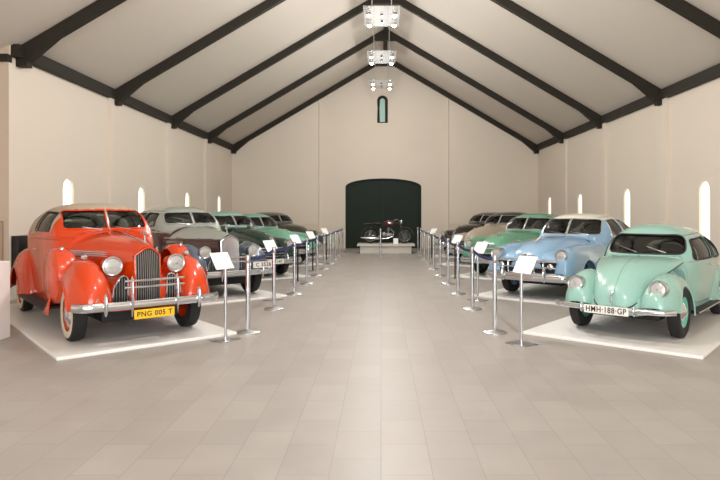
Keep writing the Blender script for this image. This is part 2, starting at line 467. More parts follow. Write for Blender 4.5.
    mz = S['ws']['z1']-.05; mm = put('rear_view_mirror', [box(-.012, .012, -.1, .1, -.028, .028, .01), tube([(0, 0, 0), (.06, 0, .07)], .006, 6)], STEEL, root); mm.location = (S['mirror_x'], 0, mz)
    def surf(y, z):
        hs = [h[0].x for h in (b.ray_cast(Vector((5, y, z)), Vector((-1, 0, 0))) for b in fbv) if h[0] is not None]
        return max(hs) if hs else .6
    return root, surf
def tuple_rot(vf, t, ay):
    M = Matrix.Translation(t) @ Matrix.Rotation(ay, 4, 'Y'); return [tuple(M @ Vector(v)) for v in vf[0]], vf[1]

PT = .04                                                             # top of the white display bases

# ------------------------------------------------------------------ orange convertible
ORANGE = paint('orange_red_paint', (208, 62, 10), .28)
CANVAS = mat('tan_canvas', (176, 160, 140), .9, var=.06, vscale=30, bump=.2, bscale=300)
BOARDR = mat('ribbed_rubber', (48, 46, 44), .7, var=.1)
def prewar_front(root, fm, grille_bars=17, half=.175, ztop=1.235, zlow=.44, xg=.575, bar_m=None, br=.0048):
    top = lambda y: ztop-.10*(abs(y)/half)**1.6
    fx = lambda y, z: xg+.05*(1-(abs(y)/half)**2)-.10*max(0, (z-.75))**1.6
    g = put('grille', mesh('grille', grid([[(xg-.16, y, zlow)]+[(fx(y, zlow+(top(y)-zlow)*j/10)-.016, y, zlow+(top(y)-zlow)*j/10) for j in range(11)]+[(xg-.16, y, top(y)-.01)] for y in np.linspace(-half, half, 17)], False, (True, True))), DARK, root)
    for k in range(grille_bars):
        y = -half*.93+2*half*.93*k/(grille_bars-1)
        put('grille_bar', mesh('grille_bar', tube([(fx(y, zlow+(top(y)-.02-zlow)*j/10), y, zlow+(top(y)-.02-zlow)*j/10) for j in range(11)],   br, 6)), bar_m or CHROME, g)
    rim = [(fx(-half, z), -half, z) for z in np.linspace(zlow, top(half), 12)]+[(fx(y, top(y)), y, top(y)) for y in np.linspace(-half, half, 17)[1:-1]]+[(fx(half, z), half, z) for z in np.linspace(top(half), zlow, 12)]
    put('grille_frame', mesh('grille_frame', tube(rim, .011, 8)), fm, g)
    return g
def catwalk_grille(root, s, x=.545):
    out = rpoly([(s*.235, .48), (s*.44, .48), (s*.42, .70), (s*.33, .84), (s*.25, .83)], .05)
    g = put('side_grille', mesh('side_grille', prism(out, x-.03, x+.012, 'yz')), DARK, root)
    put('side_grille_frame', mesh('side_grille_frame', tube([(x+.014, a, b) for a, b in out], .011, 6, True)), CHROME, g)
    bars = []
    for k in range(6):
        y = .255+.16*k/5; bars.append(tube([(x+.014, s*y, .49), (x+.014, s*y, .82-.9*max(0, y-.32))], .004, 5))
    put('side_grille_bars', mesh('side_grille_bars', join(bars)), STEEL, g)
def prewar_bumper(root, b=.90, x=.80, z=.50):
    bm_ = put('bumper', mesh('bumper', bumper_bar(b, x, z, .07, .105, .035, .1)), CHROME, root)
    for y in (-.28, .28): put('bumper_guard', mesh('bumper_guard', guard(x+.02, y, .36, .86, .045, .055)), CHROME, bm_)
    for y in (-.58, .58): put('bumper_clamp', mesh('bumper_clamp', guard(x, y, .39, .67, .05, .05)), CHROME, bm_)
    for zz in (.80, .72): put('bumper_rail', mesh('bumper_rail', tube([(x+.04-.06*(y/.36)**2*.3, y, zz) for y in np.linspace(-.37, .37, 13)], .014, 8)), CHROME, bm_)
    put('bumper_bracket', [box(.4, x, y-.03, y+.03, z-.03, z+.03) for y in (-.4, .4)], DARK, bm_)
    return bm_
PRE_FRONT = dict(x=(-1.02, .70), top=[(-1.02, .36), (-.8, .52), (-.5, .80), (-.25, .97), (.05, 1.045), (.3, 1.03), (.7, .95)],
    yo=[(-1.02, .90), (-.3, .95), (.2, .95), (.7, .84)], yi=[(-1.02, .5), (-.4, .36), (.2, .36), (.7, .40)],
    base=[(-1.02, .28), (.2, .34), (.45, .44), (.7, .46)], arch=(0, .42, .36), nose=(.10, 2.9, 2.2), zc=.50, n=2.3, m=1.9, wexp=.55)
PRE_REAR = dict(x=(-4.02, -2.45), top=[(-4.02, .55), (-3.7, .84), (-3.3, 1.03), (-2.95, 1.05), (-2.65, .92), (-2.45, .60)],
    yo=[(-4.02, .74), (-3.5, .90), (-3.1, .95), (-2.45, .88)], yi=[(-4.02, .3), (-2.45, .45)], base=[(-4.02, .38), (-2.45, .30)],
    arch=(-3.1, .40, .34), tail=(-3.4, 2.4, 2.0), nose=(-2.75, 2.6, 2.2), zc=.36, n=2.4, m=2.0, wexp=.4)
PREWAR = dict(sill=[(-4.3, .34), (-.9, .34)], wheel=(.355, .17, .74, -3.1), hood_zb=.62, hood_a=1.9, hood_b=3.4,
    hood=[(-1.12, 1.372, .69), (-.9, 1.368, .645), (-.5, 1.345, .49), (0, 1.30, .335), (.3, 1.27, .25), (.53, 1.225, .18)],
    apron=([(-1.0, .84, .62), (0, .86, .52), (.4, .82, .46), (.54, .74, .42)], .40, 3.5, 3.0), dash=-1.25, dash_z=1.34, seat_z=.82, mirror_x=-1.36, handle_z=1.08, fenders=[PRE_FRONT, PRE_REAR])
def left_pose(k, dx=0, dy=0): return (-3.374+.1*min(k, 1)+dx, 8.036+3.72*k+dy, PT)
LH = -.858
S = dict(PREWAR, name='convertible_car', label='orange-red vintage convertible with tan cloth top and yellow licence plate', loc=left_pose(0), rz=LH, body=ORANGE, roof=CANVAS, rim_m=ORANGE, white=WHITEWALL,
    top=[(-4.2, .55), (-4.05, .85), (-3.75, 1.10), (-3.4, 1.24), (-3.25, 1.38), (-3.08, 1.60), (-2.8, 1.725), (-2.3, 1.785), (-1.8, 1.79), (-1.5, 1.76), (-1.32, 1.70), (-1.2, 1.56), (-1.06, 1.38), (-.9, 1.36)],
    belt=[(-4.2, .5), (-4.0, .72), (-3.7, .98), (-3.3, 1.20), (-3, 1.27), (-2, 1.31), (-1.35, 1.30), (-1.1, 1.18), (-.9, 1.0)],
    wb=[(-4.2, .34), (-4.05, .46), (-3.7, .58), (-3.2, .70), (-2.6, .76), (-1.8, .77), (-1.2, .72), (-.9, .64)],
    tum=.20, sweep=.10, sweep_end=-1.9, ws=dict(z0=1.40, z1=1.672, y0=.60, y1=.565, r=.07, xb=-1.75, rise=.0),
    sidewin=[([(-1.42, 1.365), (-1.50, 1.64), (-2.18, 1.66), (-2.24, 1.365)], .05)], rear=[[(-.30, 1.48), (.30, 1.48), (.27, 1.60), (-.27, 1.60)]], rear_x=-2.7,
    roof_name='soft_top', roof_label='tan canvas folding top', roof_pred=lambda c: c.z > 1.688 or c.x < -1.38 and c.x > -3.42 and c.z > pchip([(-3.5, 1.20), (-3, 1.31), (-2, 1.345), (-.9, 1.37)])(c.x),
    doors=[[(-1.18, .40), (-1.12, 1.25), (-2.28, 1.25), (-2.28, .40)]], wipers=[(-.10, 1.39, -.36, 1.43), (.30, 1.39, .10, 1.43)], strim=TRIM,
    mouldings=[([(-.98, 1.29), (-2, 1.27), (-3.1, 1.20)], .011, ORANGE)], seats=[-2.35, -3.2], seat_m=SEAT, ridge=(-1.0, .50, .010, CHROME), trim=ORANGE, trim_r=.012)
car, bv = make_car(S)
GREYC = mat('dull_chrome', (176, 174, 172), .3, .9, var=.1, vscale=10)
prewar_front(car, ORANGE, 13, .158, 1.185, .44, .565, GREYC, .0048)
for s in (1, -1):
    catwalk_grille(car, s)
    headlight(car, (.47, s*.405, .96), .112, ORANGE, .42)
    sp = put('spare_wheel_cover', mesh('spare_wheel_cover', lathe([(.30, -.16), (.36, -.10), (.375, 0), (.36, .08), (.30, .125), (.15, .14), (0, .145)], (-.50, s*.80, .80), (0, s, 0), 40)), ORANGE, car)
    put('cover_clasp', mesh('cover_clasp', sphere((-.34, s*.80, 1.155), .03, 8)), CHROME, sp)
    fl = put('fender_lamp', mesh('fender_lamp', lathe([(0, -.10), (.022, -.07), (.036, -.02), (.04, .01), (.03, .03), (0, .035)], (.18, s*.66, 1.075), (1, 0, 0), 16)), CHROME, car)
    put('fender_lamp_stalk', mesh('fender_lamp_stalk', tube([(.16, s*.66, 1.0), (.17, s*.66, 1.05)], .015, 8)), CHROME, fl)
    put('running_board', box(-2.6, -.88, s*.93 if s < 0 else .6, -.6 if s < 0 else .93, .30, .345, .015), BOARDR, car)
    # chrome louvre panel on the hood side
    hw = pchip([(k[0], k[2]) for k in S['hood']]); L = []
    for z in (1.055, 1.08, 1.105):
        L.append(tube([(x, s*(hw(x)+.003), z) for x in np.linspace(-.92, .0, 14)], [.010]*13+[.003], 6))
    put('hood_louvre', L, POLISH, car)
    put('front_turn_trim', mesh('front_turn_trim', tube([(.70-.5*t*t, s*(.66-.1*t), .55+.30*t) for t in np.linspace(0, .5, 6)], .008, 6)), CHROME, car)
put('hood_ornament', [tube([(.47, 0, 1.245), (.44, 0, 1.34)], [.014, .010], 8), sphere((.42, 0, 1.37), .03, 8, (1.9, .5, .8)), tube([(.44, 0, 1.36), (.30, 0, 1.42)], [.014, .004], 6)], CHROME, car)
prewar_bumper(car); plate(car, (.86, -.02, .385), .50, .115, YELLOW, 'PNG 005 T', .085, 1.0)
put('plate_bracket', box(.80, .85, -.27, .27, .35, .42, .005), DARK, car)

# ------------------------------------------------------------------ grey sedan
PGREY = paint('pale_grey_paint', (158, 163, 155), .32); MAROON = paint('dark_maroon_paint', (74, 44, 40), .3); SLATE = paint('slate_blue_paint', (84, 98, 114), .32)
SED = dict(PREWAR,
    top=[(-4.35, .55), (-4.2, .85), (-3.95, 1.16), (-3.6, 1.45), (-3.2, 1.65), (-2.7, 1.76), (-2.2, 1.80), (-1.8, 1.79), (-1.5, 1.745), (-1.32, 1.67), (-1.18, 1.54), (-1.04, 1.38), (-.9, 1.36)],
    belt=[(-4.35, .5), (-4.15, .76), (-3.9, 1.02), (-3.5, 1.20), (-3, 1.27), (-2, 1.31), (-1.35, 1.30), (-1.1, 1.18), (-.9, 1.0)],
    wb=[(-4.35, .30), (-4.2, .46), (-3.8, .60), (-3.3, .70), (-2.6, .77), (-1.8, .77), (-1.2, .72), (-.9, .64)],
    tum=.20, sweep=.12, sweep_end=-1.9, ws=dict(z0=1.41, z1=1.655, y0=.59, y1=.54, r=.10, xb=-1.75),
    sidewin=[([(-1.40, 1.365), (-1.50, 1.63), (-2.02, 1.65), (-2.02, 1.365)], .07), ([(-2.12, 1.365), (-2.12, 1.65), (-2.75, 1.62), (-2.78, 1.365)], .07), ([(-2.86, 1.365), (-2.86, 1.60), (-3.1, 1.55), (-3.22, 1.365)], .06)],
    rear=[[(-.34, 1.36), (.34, 1.36), (.28, 1.55), (-.28, 1.55)]], rear_x=-2.9,
    doors=[[(-1.18, .40), (-1.12, 1.32), (-1.46, 1.68), (-2.05, 1.70), (-2.05, .40)], [(-2.09, .40), (-2.09, 1.70), (-2.80, 1.665), (-2.83, 1.1), (-2.6, .40)]],
    wipers=[(-.10, 1.40, -.36, 1.44), (.30, 1.40, .10, 1.44)], strim=TRIM, seats=[-2.25, -3.2])
S = dict(SED, name='sedan_car', label='pale grey sedan with maroon sides and slate-blue fenders beside the orange convertible', loc=left_pose(1), rz=LH, body=MAROON, roof=PGREY, hood_m=PGREY, hood_side_m=MAROON, fender_m=SLATE, rim_m=SLATE,
    roof_pred=lambda c: c.z > pchip([(-4.4, .8), (-3.9, 1.0), (-3.4, 1.18), (-3, 1.24), (-2, 1.27), (-1.2, 1.25), (-.9, 1.18)])(c.x), roof_label='pale grey roof',
    hood_pred=lambda c: c.z > 1.13, mouldings=[([(-.98, 1.22), (-2, 1.27), (-3.3, 1.20)], .012, STEEL)], trim=PGREY, trim_r=.016)
car, bv = make_car(S)
prewar_front(car, CHROME, 17, .18, 1.20, .46, .585, POLISH, .0065)
for s in (1, -1):
    catwalk_grille(car, s); headlight(car, (.58, s*.50, .90), .105, SLATE, .38)
    put('running_board', box(-2.6, -.88, s*.93 if s < 0 else .6, -.6 if s < 0 else .93, .30, .345, .015), BOARDR, car)
    hw = pchip([(k[0], k[2]) for k in S['hood']])
    put('hood_louvre', [tube([(x, s*(hw(x)+.003), z) for x in np.linspace(-.92, -.5, 10)], .010, 6) for z in (1.04, 1.065)], STEEL, car)
    put('hood_strip', mesh('hood_strip', tube([(x, s*(hw(x)*.985+.004), 1.13) for x in np.linspace(-1.0, .5, 16)], .009, 6)), CHROME, car)
put('hood_ornament', [tube([(.47, 0, 1.245), (.44, 0, 1.32)], [.014, .010], 8), sphere((.42, 0, 1.34), .026, 8, (1.9, .5, .8))], CHROME, car)
prewar_bumper(car, .90, .80, .50); plate(car, (.88, .55, .64), .44, .12, PLATEW, 'C 3526', .10)

# ------------------------------------------------------------------ beetle-shaped saloon
MINT = paint('mint_green_paint', (146, 188, 175), .3); MINTD = paint('mint_rim_paint', (96, 186, 160), .35)
BF = dict(x=(-.58, .63), top=[(-.58, .52), (-.42, .70), (-.2, .80), (.1, .835), (.35, .80), (.63, .74)], yo=[(-.58, .72), (-.2, .77), (.2, .77), (.63, .70)], yi=[(-.58, .42), (0, .28), (.63, .26)],
    base=[(-.58, .24), (.1, .30), (.4, .38), (.63, .40)], arch=(0, .365, .31), nose=(.10, 2.8, 2.1), zc=.44, n=2.3, m=1.9, wexp=.55)
BR = dict(x=(-3.05, -1.85), top=[(-3.05, .5), (-2.8, .72), (-2.5, .84), (-2.2, .80), (-1.95, .58), (-1.85, .40)], yo=[(-3.05, .62), (-2.6, .76), (-2.3, .77), (-1.85, .70)], yi=[(-3.05, .3), (-1.85, .4)],
    base=[(-3.05, .34), (-1.85, .25)], arch=(-2.4, .365, .31), tail=(-2.55, 2.4, 2.0), zc=.42, n=2.3, m=1.9, wexp=.5)
S = dict(name='beetle_car', label='mint-green rounded beetle-shaped two-door car with white licence plate', loc=(3.42, 8.16, PT), rz=-2.27, body=MINT, rim_m=MINTD, rhd=True,
    top=[(-3.28, .55), (-3.15, .80), (-2.9, 1.08), (-2.55, 1.30), (-2.2, 1.40), (-1.8, 1.455), (-1.45, 1.47), (-1.15, 1.455), (-.95, 1.405), (-.80, 1.30), (-.62, 1.12), (-.52, 1.03), (-.40, 1.0)],
    belt=[(-3.28, .5), (-3.1, .68), (-2.8, .86), (-2.4, .94), (-1.5, .98), (-.8, .96), (-.6, .88), (-.40, .74)], wb=[(-3.28, .30), (-3.1, .44), (-2.7, .60), (-2.2, .68), (-1.5, .695), (-.9, .67), (-.6, .62), (-.40, .57)],
    sill=[(-3.3, .36), (-2.2, .26), (-.4, .26)], n=2.7, m=2.2, tum=.17, sweep=.26, sweep_end=-1.35,
    ws=dict(single=True, z0=1.045, z1=1.315, y0=.555, y1=.485, r=.12, xb=-1.15), sidewin=[([(-.86, .965), (-1.0, 1.25), (-1.72, 1.28), (-1.76, .955)], .08), ([(-1.87, .95), (-1.85, 1.275), (-2.15, 1.21), (-2.40, 1.04), (-2.45, .95)], .08)],
    rear=[[(-.30, 1.10), (.30, 1.10), (.24, 1.26), (-.24, 1.26)]], rear_x=-2.0, doors=[[(-.72, .42), (-.70, .98), (-.96, 1.31), (-1.78, 1.335), (-1.82, 1.0), (-1.80, .34), (-1.0, .34)]],
    hood=[(-.56, 1.02, .585), (-.3, 1.01, .54), (0, .965, .455), (.25, .88, .385), (.45, .75, .315), (.58, .60, .25), (.65, .44, .18)], hood_zb=[(-.56, .95), (-.2, .85), (.1, .735), (.4, .55), (.65, .40)], hood_a=2.3, hood_b=2.2,
    apron=([(-.5, .985, .62), (0, .92, .50), (.3, .79, .42), (.5, .63, .36), (.62, .40, .30)], .32, 2.3, 2.4), apron_m=MINT, fenders=[BF, BR], wheel=(.335, .15, .645, -2.4), cap_m=CHROME, cap_r=.40,
    ridge=(-.50, .655, .006, MINT), wipers=[(-.05, 1.065, -.36, 1.15), (.32, 1.065, .06, 1.15)], trim=TRIM, trim_r=.012, strim=TRIM, dash=-.68, dash_z=1.04, seat_z=.62, seats=[-1.55, -2.25], seat_m=SEAT, seat_h=.5, in_w=.50, in_floor=.28, mirror_x=-.98, handle_z=.86, mouldings=[([(-.75, .94), (-1.6, .945), (-2.5, .90)], .007, STEEL)])
car, bv = make_car(S)
hk = pchip([(k[0], k[2]) for k in S['hood']]); hz = pchip(S['hood_zb'])
put('hood_seam', mesh('hood_seam', tube([(x, hk(x)+.002, hz(x)+.012) for x in np.linspace(-.5, .65, 24)]+[(.66, y, hz(.65)+.012) for y in np.linspace(.14, -.14, 5)]+[(x, -hk(x)-.002, hz(x)+.012) for x in np.linspace(.65, -.5, 24)], .007, 6)), TRIM, car)
for s in (1, -1):
    headlight(car, (bv(s*.525, .665)+.02, s*.525, .665), .106, None, .16, .14)
    put('running_board', box(-1.98, -.52, .60*s if s > 0 else -.775, .775 if s > 0 else -.60, .245, .285, .012), BOARDR, car)
    put('running_board_trim', mesh('running_board_trim', tube([(-1.96, s*.777, .268), (-.53, s*.777, .268)], .009, 6)), STEEL, car)
    put('horn_grille', mesh('horn_grille', lathe([(.042, 0), (.042, .012), (.03, .016), (0, .016)], (.555, s*.43, .51), (1, 0, .1), 18)), DARK, car)
b = put('bumper', mesh('bumper', bumper_bar(.75, .83, .41, .10, .065, .03, .10)), CHROME, car)
for y in (-.33, .33): put('bumper_guard', mesh('bumper_guard', guard(.835, y, .345, .47, .045, .045)), CHROME, b)
put('bumper_bracket', [box(.3, .80, y-.025, y+.025, .37, .41) for y in (-.33, .33)], DARK, b)
plate(car, (.89, 0, .40), .56, .105, PLATEW, 'HMH\u00b7188\u00b7GP', .100, .84)
put('hood_handle', mesh('hood_handle', tube([(.665, 0, .47), (.695, 0, .50), (.67, 0, .56), (.60, 0, .62)], [.012, .014, .012, .008], 8)), CHROME, car)

# ------------------------------------------------------------------ full-bodied cars of the late forties and fifties
F50 = dict(x=(-1.6, .84), top=[(-1.6, .98), (-1.2, 1.02), (-.6, 1.035), (0, 1.02), (.5, .98), (.84, .95)], yo=[(-1.6, .86), (-.8, .90), (0, .92), (.6, .90), (.84, .86)], yi=[(-1.6, .30), (0, .36), (.5, .46), (.84, .50)],
    base=[(-1.6, .36), (0, .36), (.84, .42)], arch=(0, .40, .34), nose=(.48, 2.6, 2.2), zc=.52, n=2.7, m=2.3, wexp=.5)
R50 = dict(x=(-4.25, -2.15), top=[(-4.25, .8), (-3.6, .92), (-2.9, .95), (-2.4, .82), (-2.15, .60)], yo=[(-4.25, .80), (-3, .93), (-2.15, .87)], yi=[(-4.25, .3), (-2.15, .5)], base=[(-4.25, .40), (-2.15, .32)],
    arch=(-2.92, .38, .34), tail=(-3.7, 2.4, 2.1), zc=.6, n=2.5, m=2.1, wexp=.5)
FIFTY = dict(top=[(-4.3, .6), (-4.2, .85), (-3.9, 1.04), (-3.55, 1.13), (-3.35, 1.25), (-3.1, 1.44), (-2.75, 1.57), (-2.3, 1.63), (-1.85, 1.635), (-1.55, 1.60), (-1.38, 1.53), (-1.2, 1.35), (-1.02, 1.17), (-.85, 1.14)],
    belt=[(-4.3, .55), (-4.1, .76), (-3.7, .98), (-3.2, 1.06), (-2, 1.10), (-1.4, 1.09), (-1.1, .98), (-.85, .88)], wb=[(-4.3, .5), (-4.1, .66), (-3.6, .78), (-3, .83), (-2, .855), (-1.3, .82), (-.85, .74)], sill=[(-4.3, .36), (-.85, .34)],
    tum=.26, sweep=.28, sweep_end=-2.0, ws=dict(z0=1.185, z1=1.505, y0=.665, y1=.59, r=.09, xb=-1.75), sidewin=[([(-1.52, 1.145), (-1.66, 1.49), (-2.18, 1.515), (-2.20, 1.145)], .05), ([(-2.28, 1.145), (-2.27, 1.515), (-2.72, 1.48), (-3.02, 1.30), (-3.06, 1.145)], .07)],
    rear=[[(-.50, 1.18), (.50, 1.18), (.42, 1.42), (-.42, 1.42)]], rear_x=-2.7, doors=[[(-1.26, .42), (-1.22, 1.11), (-1.57, 1.55), (-2.22, 1.57), (-2.24, .42)]],
    hood=[(-1.10, 1.165, .70), (-.6, 1.155, .62), (0, 1.125, .53), (.4, 1.06, .46), (.65, .97, .40), (.80, .84, .34), (.845, .74, .30)], hood_zb=.62, hood_a=2.6, hood_b=2.4, apron=([(-.8, .98, .82), (0, .96, .78), (.5, .92, .72), (.72, .85, .70), (.79, .78, .70)], .40, 4.0, 3.4),
    fenders=[F50, R50], wheel=(.345, .16, .73, -2.92), track_r=.74, dash=-1.2, dash_z=1.13, seat_z=.72, seats=[-2.2, -3.05], mirror_x=-1.5, handle_z=.96, wipers=[(-.06, 1.19, -.40, 1.24), (.44, 1.19, .08, 1.24)], in_w=.62, trim=CHROME, trim_r=.012)
def fifty_front(root, body, teeth=True):
    arc = lambda y, x=.845: x-.035*(y/.62)**2
    g = put('grille', mesh('grille', sweep([(-.10, -.12), (0, -.12), (0, .12), (-.10, .12)], [(arc(y), y, .61) for y in np.linspace(-.60, .60, 25)])), DARK, root)
    for z, b, r_ in ((.735, .62, .026), (.615, .60, .020), (.50, .60, .022)):
        put('grille_bar', mesh('grille_bar', tube([(arc(y)+.03, y, z) for y in np.linspace(-b, b, 25)], r_, 8)), CHROME, g)
    if teeth:
        for y in (-.36, -.18, .18, .36): put('grille_tooth', mesh('grille_tooth', guard(arc(y)+.01, y, .49, .75, .05, .05)), CHROME, g)
        for s in (1, -1):
            pl = put('parking_lamp', mesh('parking_lamp', lathe([(.06, 0), (.055, .03), (.03, .05), (0, .055)], (arc(.5)+.02, s*.5, .64), (1, 0, 0), 18)), CHROME, root)
    put('hood_emblem', [box(.80, .835, -.17, .17, .825, .845, .008), sphere((.83, 0, .835), .05, 8, (.4, 1, .8)), box(.80, .832, -.12, .12, .80, .815, .006)], CHROME, root)
    t = pchip([(k[0], k[1]) for k in FIFTY['hood']])
    put('hood_ornament', [sphere((.42, 0, t(.42)+.045), .03, 8, (3, .5, .6)), tube([(.45, 0, t(.45)-.01), (.44, 0, t(.44)+.04)], .012, 6), tube([(.40, 0, t(.42)+.05), (.20, 0, t(.2)+.07)], [.02, .004], 6)], CHROME, root)
def fifty_bumper(root, guards=(-.42, .42)):
    b = put('bumper', mesh('bumper', bumper_bar(.90, .95, .43, .10, .14, .045, .16)), CHROME, root)
    for y in guards: put('bumper_guard', mesh('bumper_guard', guard(.96, y, .35, .62, .075, .07)), CHROME, b)
    put('bumper_bracket', [box(.3, .93, y-.03, y+.03, .39, .45) for y in (-.4, .4)], DARK, b)
def right_pose(k, dx=0, dy=0): return (3.42-.12*min(k, 1)+dx, 8.16+3.72*k+dy, PT)
RH = -2.27
SKY = paint('sky_blue_paint', (140, 176, 206), .3); CREAM = paint('cream_paint', (226, 222, 206), .32)
S = dict(FIFTY, name='coupe_car', label='sky-blue coupe with cream roof behind the mint-green beetle-shaped car', loc=right_pose(1), rz=RH, body=SKY, roof=CREAM, rim_m=SKY, roof_label='cream roof',
    roof_pred=lambda c: c.z > 1.50 or (c.z > pchip([(-3.6, 1.16), (-3.3, 1.10), (-2.7, 1.12)])(c.x) and -3.62 < c.x < -2.76), seat_m=SEATL, mouldings=[([(-1.3, .80), (-2.1, .80)], .010, CHROME)])
car, bv = make_car(S); fifty_front(car, SKY); fifty_bumper(car)
for s in (1, -1): headlight(car, (bv(s*.665, .84)+.02, s*.665, .84), .105, None, .16, .04, s*.05)
SEAG = paint('sea_green_paint', (100, 158, 128), .32)
S = dict(FIFTY, name='coupe_car', label='sea-green coupe parked between the sky-blue coupe and the beige car', loc=right_pose(2, .0, .1), rz=RH, body=SEAG, rim_m=SEAG, seat_m=SEATL)
car, bv = make_car(S); fifty_front(car, SEAG, False); fifty_bumper(car, (-.3, .3))
for s in (1, -1): headlight(car, (bv(s*.665, .84)+.02, s*.665, .84), .10, None, .16, .04, s*.05)
# forties: taller prow, more separate fenders
F40 = dict(x=(-1.25, .80), top=[(-1.25, .60), (-.9, .82), (-.5, .95), (0, 1.0), (.4, .98), (.80, .93)], yo=[(-1.25, .87), (-.6, .93), (.1, .94), (.80, .86)], yi=[(-1.25, .4), (0, .26), (.80, .28)],
    base=[(-1.25, .33), (0, .36), (.80, .44)], arch=(0, .41, .35), nose=(.30, 2.4, 2.1), zc=.52, n=2.3, m=2.0, wexp=.6)
FORTY = dict(FIFTY, top=[(-4.4, .6), (-4.25, .88), (-3.95, 1.12), (-3.5, 1.38), (-3.1, 1.56), (-2.7, 1.655), (-2.2, 1.70), (-1.8, 1.69), (-1.5, 1.64), (-1.34, 1.56), (-1.2, 1.42), (-1.05, 1.27), (-.85, 1.24)],
    belt=[(-4.4, .55), (-4.15, .80), (-3.8, 1.0), (-3.2, 1.14), (-2, 1.19), (-1.4, 1.18), (-1.1, 1.06), (-.85, .92)], wb=[(-4.4, .36), (-4.2, .52), (-3.7, .68), (-3.1, .77), (-2, .80), (-1.3, .76), (-.85, .68)], tum=.22, sweep=.16,
    ws=dict(z0=1.30, z1=1.565, y0=.63, y1=.56, r=.09, xb=-1.75), sidewin=[([(-1.45, 1.24), (-1.56, 1.54), (-2.05, 1.56), (-2.06, 1.24)], .06), ([(-2.15, 1.24), (-2.15, 1.56), (-2.75, 1.53), (-3.1, 1.40), (-3.16, 1.24)], .07)],
    rear=[[(-.36, 1.22), (.36, 1.22), (.30, 1.42), (-.30, 1.42)]], rear_x=-2.8, doors=[[(-1.2, .42), (-1.14, 1.2), (-1.50, 1.59), (-2.08, 1.61), (-2.10, .42)]],
    hood=[(-1.05, 1.25, .62), (-.6, 1.235, .54), (0, 1.20, .43), (.4, 1.13, .34), (.65, 1.04, .26), (.80, .90, .19), (.85, .78, .14)], hood_zb=.66, hood_a=2.0, hood_b=2.6, apron=([(-.8, .92, .66), (0, .90, .60), (.5, .84, .52), (.72, .74, .44), (.78, .60, .38)], .40, 2.8, 2.6),
    fenders=[F40, dict(R50, top=[(-4.25, .8), (-3.6, .93), (-2.9, 1.0), (-2.4, .84), (-2.15, .60)])], dash_z=1.22, seat_z=.78, wipers=[(-.08, 1.295, -.38, 1.34), (.40, 1.295, .08, 1.34)], mirror_x=-1.45, in_w=.58)
def forty_front(root, emblem=True):
    arc = lambda y: .82-.55*(abs(y))**1.5*.55
    g = put('grille', mesh('grille', sweep([(-.10, -.16), (-.01, -.16), (-.01, .16), (-.10, .16)], [(arc(y), y, .62) for y in np.linspace(-.42, .42, 25)])), DARK, root)
    for k in range(5):
        z = .48+.07*k; b = .42-.02*k
        put('grille_bar', mesh('grille_bar', tube([(arc(y)+.005, y, z) for y in np.linspace(-b, b, 25)], .015, 8)), CHROME, g)
    put('hood_emblem', [tube([(.865, 0, .74), (.86, 0, .80), (.82, 0, .90), (.70, 0, 1.03)], [.03, .022, .016, .008], 8), sphere((.855, 0, .80), .05, 8, (.5, 1.6, .6))], CHROME, root)
    t = pchip([(k[0], k[1]) for k in FORTY['hood']])
    put('hood_ornament', [sphere((.45, 0, t(.45)+.04), .026, 8, (3, .5, .7)), tube([(.46, 0, t(.46)-.01), (.45, 0, t(.45)+.035)], .012, 6)], CHROME, root)
GR_L = paint('pale_green_paint', (136, 184, 164), .35); GR_D = paint('bottle_green_paint', (22, 52, 42), .25)
AQUA = paint('aqua_paint', (112, 176, 150), .33); OLIVE = paint('dark_olive_paint', (66, 68, 58), .35)
rp40 = lambda c: c.z > pchip([(-4.5, .95), (-3.9, 1.05), (-3.2, 1.18), (-2, 1.225), (-.85, 1.30)])(c.x)
S = dict(FORTY, name='sedan_car', label='bottle-green sedan with pale green roof behind the pale grey sedan', loc=left_pose(2), rz=LH, body=GR_D, roof=GR_L, roof_label='pale green roof', roof_pred=rp40, rim_m=GR_D, trim=CHROME)
car, bv = make_car(S); forty_front(car); fifty_bumper(car, (-.35, .35)); plate(car, (1.02, .0, .43), .44, .11, PLATEW, 'CY 240', .09)
for s in (1, -1): headlight(car, (bv(s*.60, .84)+.03, s*.60, .84), .10, None, .2, .05)
S = dict(FIFTY, name='sedan_car', label='light aqua-green sedan with white bumper base, parked behind the bottle-green sedan', loc=left_pose(3), rz=LH, body=AQUA, rim_m=AQUA)
S['label'] = 'light aqua-green sedan parked between the bottle-green sedan and the dark olive sedan'
car, bv = make_car(S); fifty_front(car, AQUA, False); fifty_bumper(car)
for s in (1, -1): headlight(car, (bv(s*.665, .84)+.02, s*.665, .84), .10, None, .16, .04)
S = dict(FORTY, name='sedan_car', label='dark olive sedan farthest from the camera in the left row', loc=left_pose(4), rz=LH, body=OLIVE, rim_m=OLIVE)
car, bv = make_car(S); forty_front(car); fifty_bumper(car, (-.35, .35))
for s in (1, -1): headlight(car, (bv(s*.60, .84)+.03, s*.60, .84), .10, None, .2, .05)
BEIGE = paint('beige_paint', (176, 164, 146), .35); BLK = paint('black_roof_paint', (44, 44, 40), .3); CHAR = paint('charcoal_paint', (50, 46, 44), .3)
S = dict(FORTY, name='sedan_car', label='beige sedan with black roof and yellow licence plate in the right row', loc=right_pose(3), rz=RH, body=BEIGE, roof=BLK, roof_label='black roof', roof_pred=rp40, rim_m=BEIGE)
car, bv = make_car(S); forty_front(car); fifty_bumper(car, (-.35, .35)); plate(car, (1.02, .25, .33), .42, .14, YELLOW, 'TP 41', .10)
for s in (1, -1): headlight(car, (bv(s*.60, .84)+.03, s*.60, .84), .10, None, .2, .05)
S = dict(FORTY, name='sedan_car', label='charcoal sedan farthest from the camera in the right row', loc=right_pose(4), rz=RH, body=CHAR, rim_m=CHAR)
car, bv = make_car(S); forty_front(car); fifty_bumper(car, (-.35, .35))
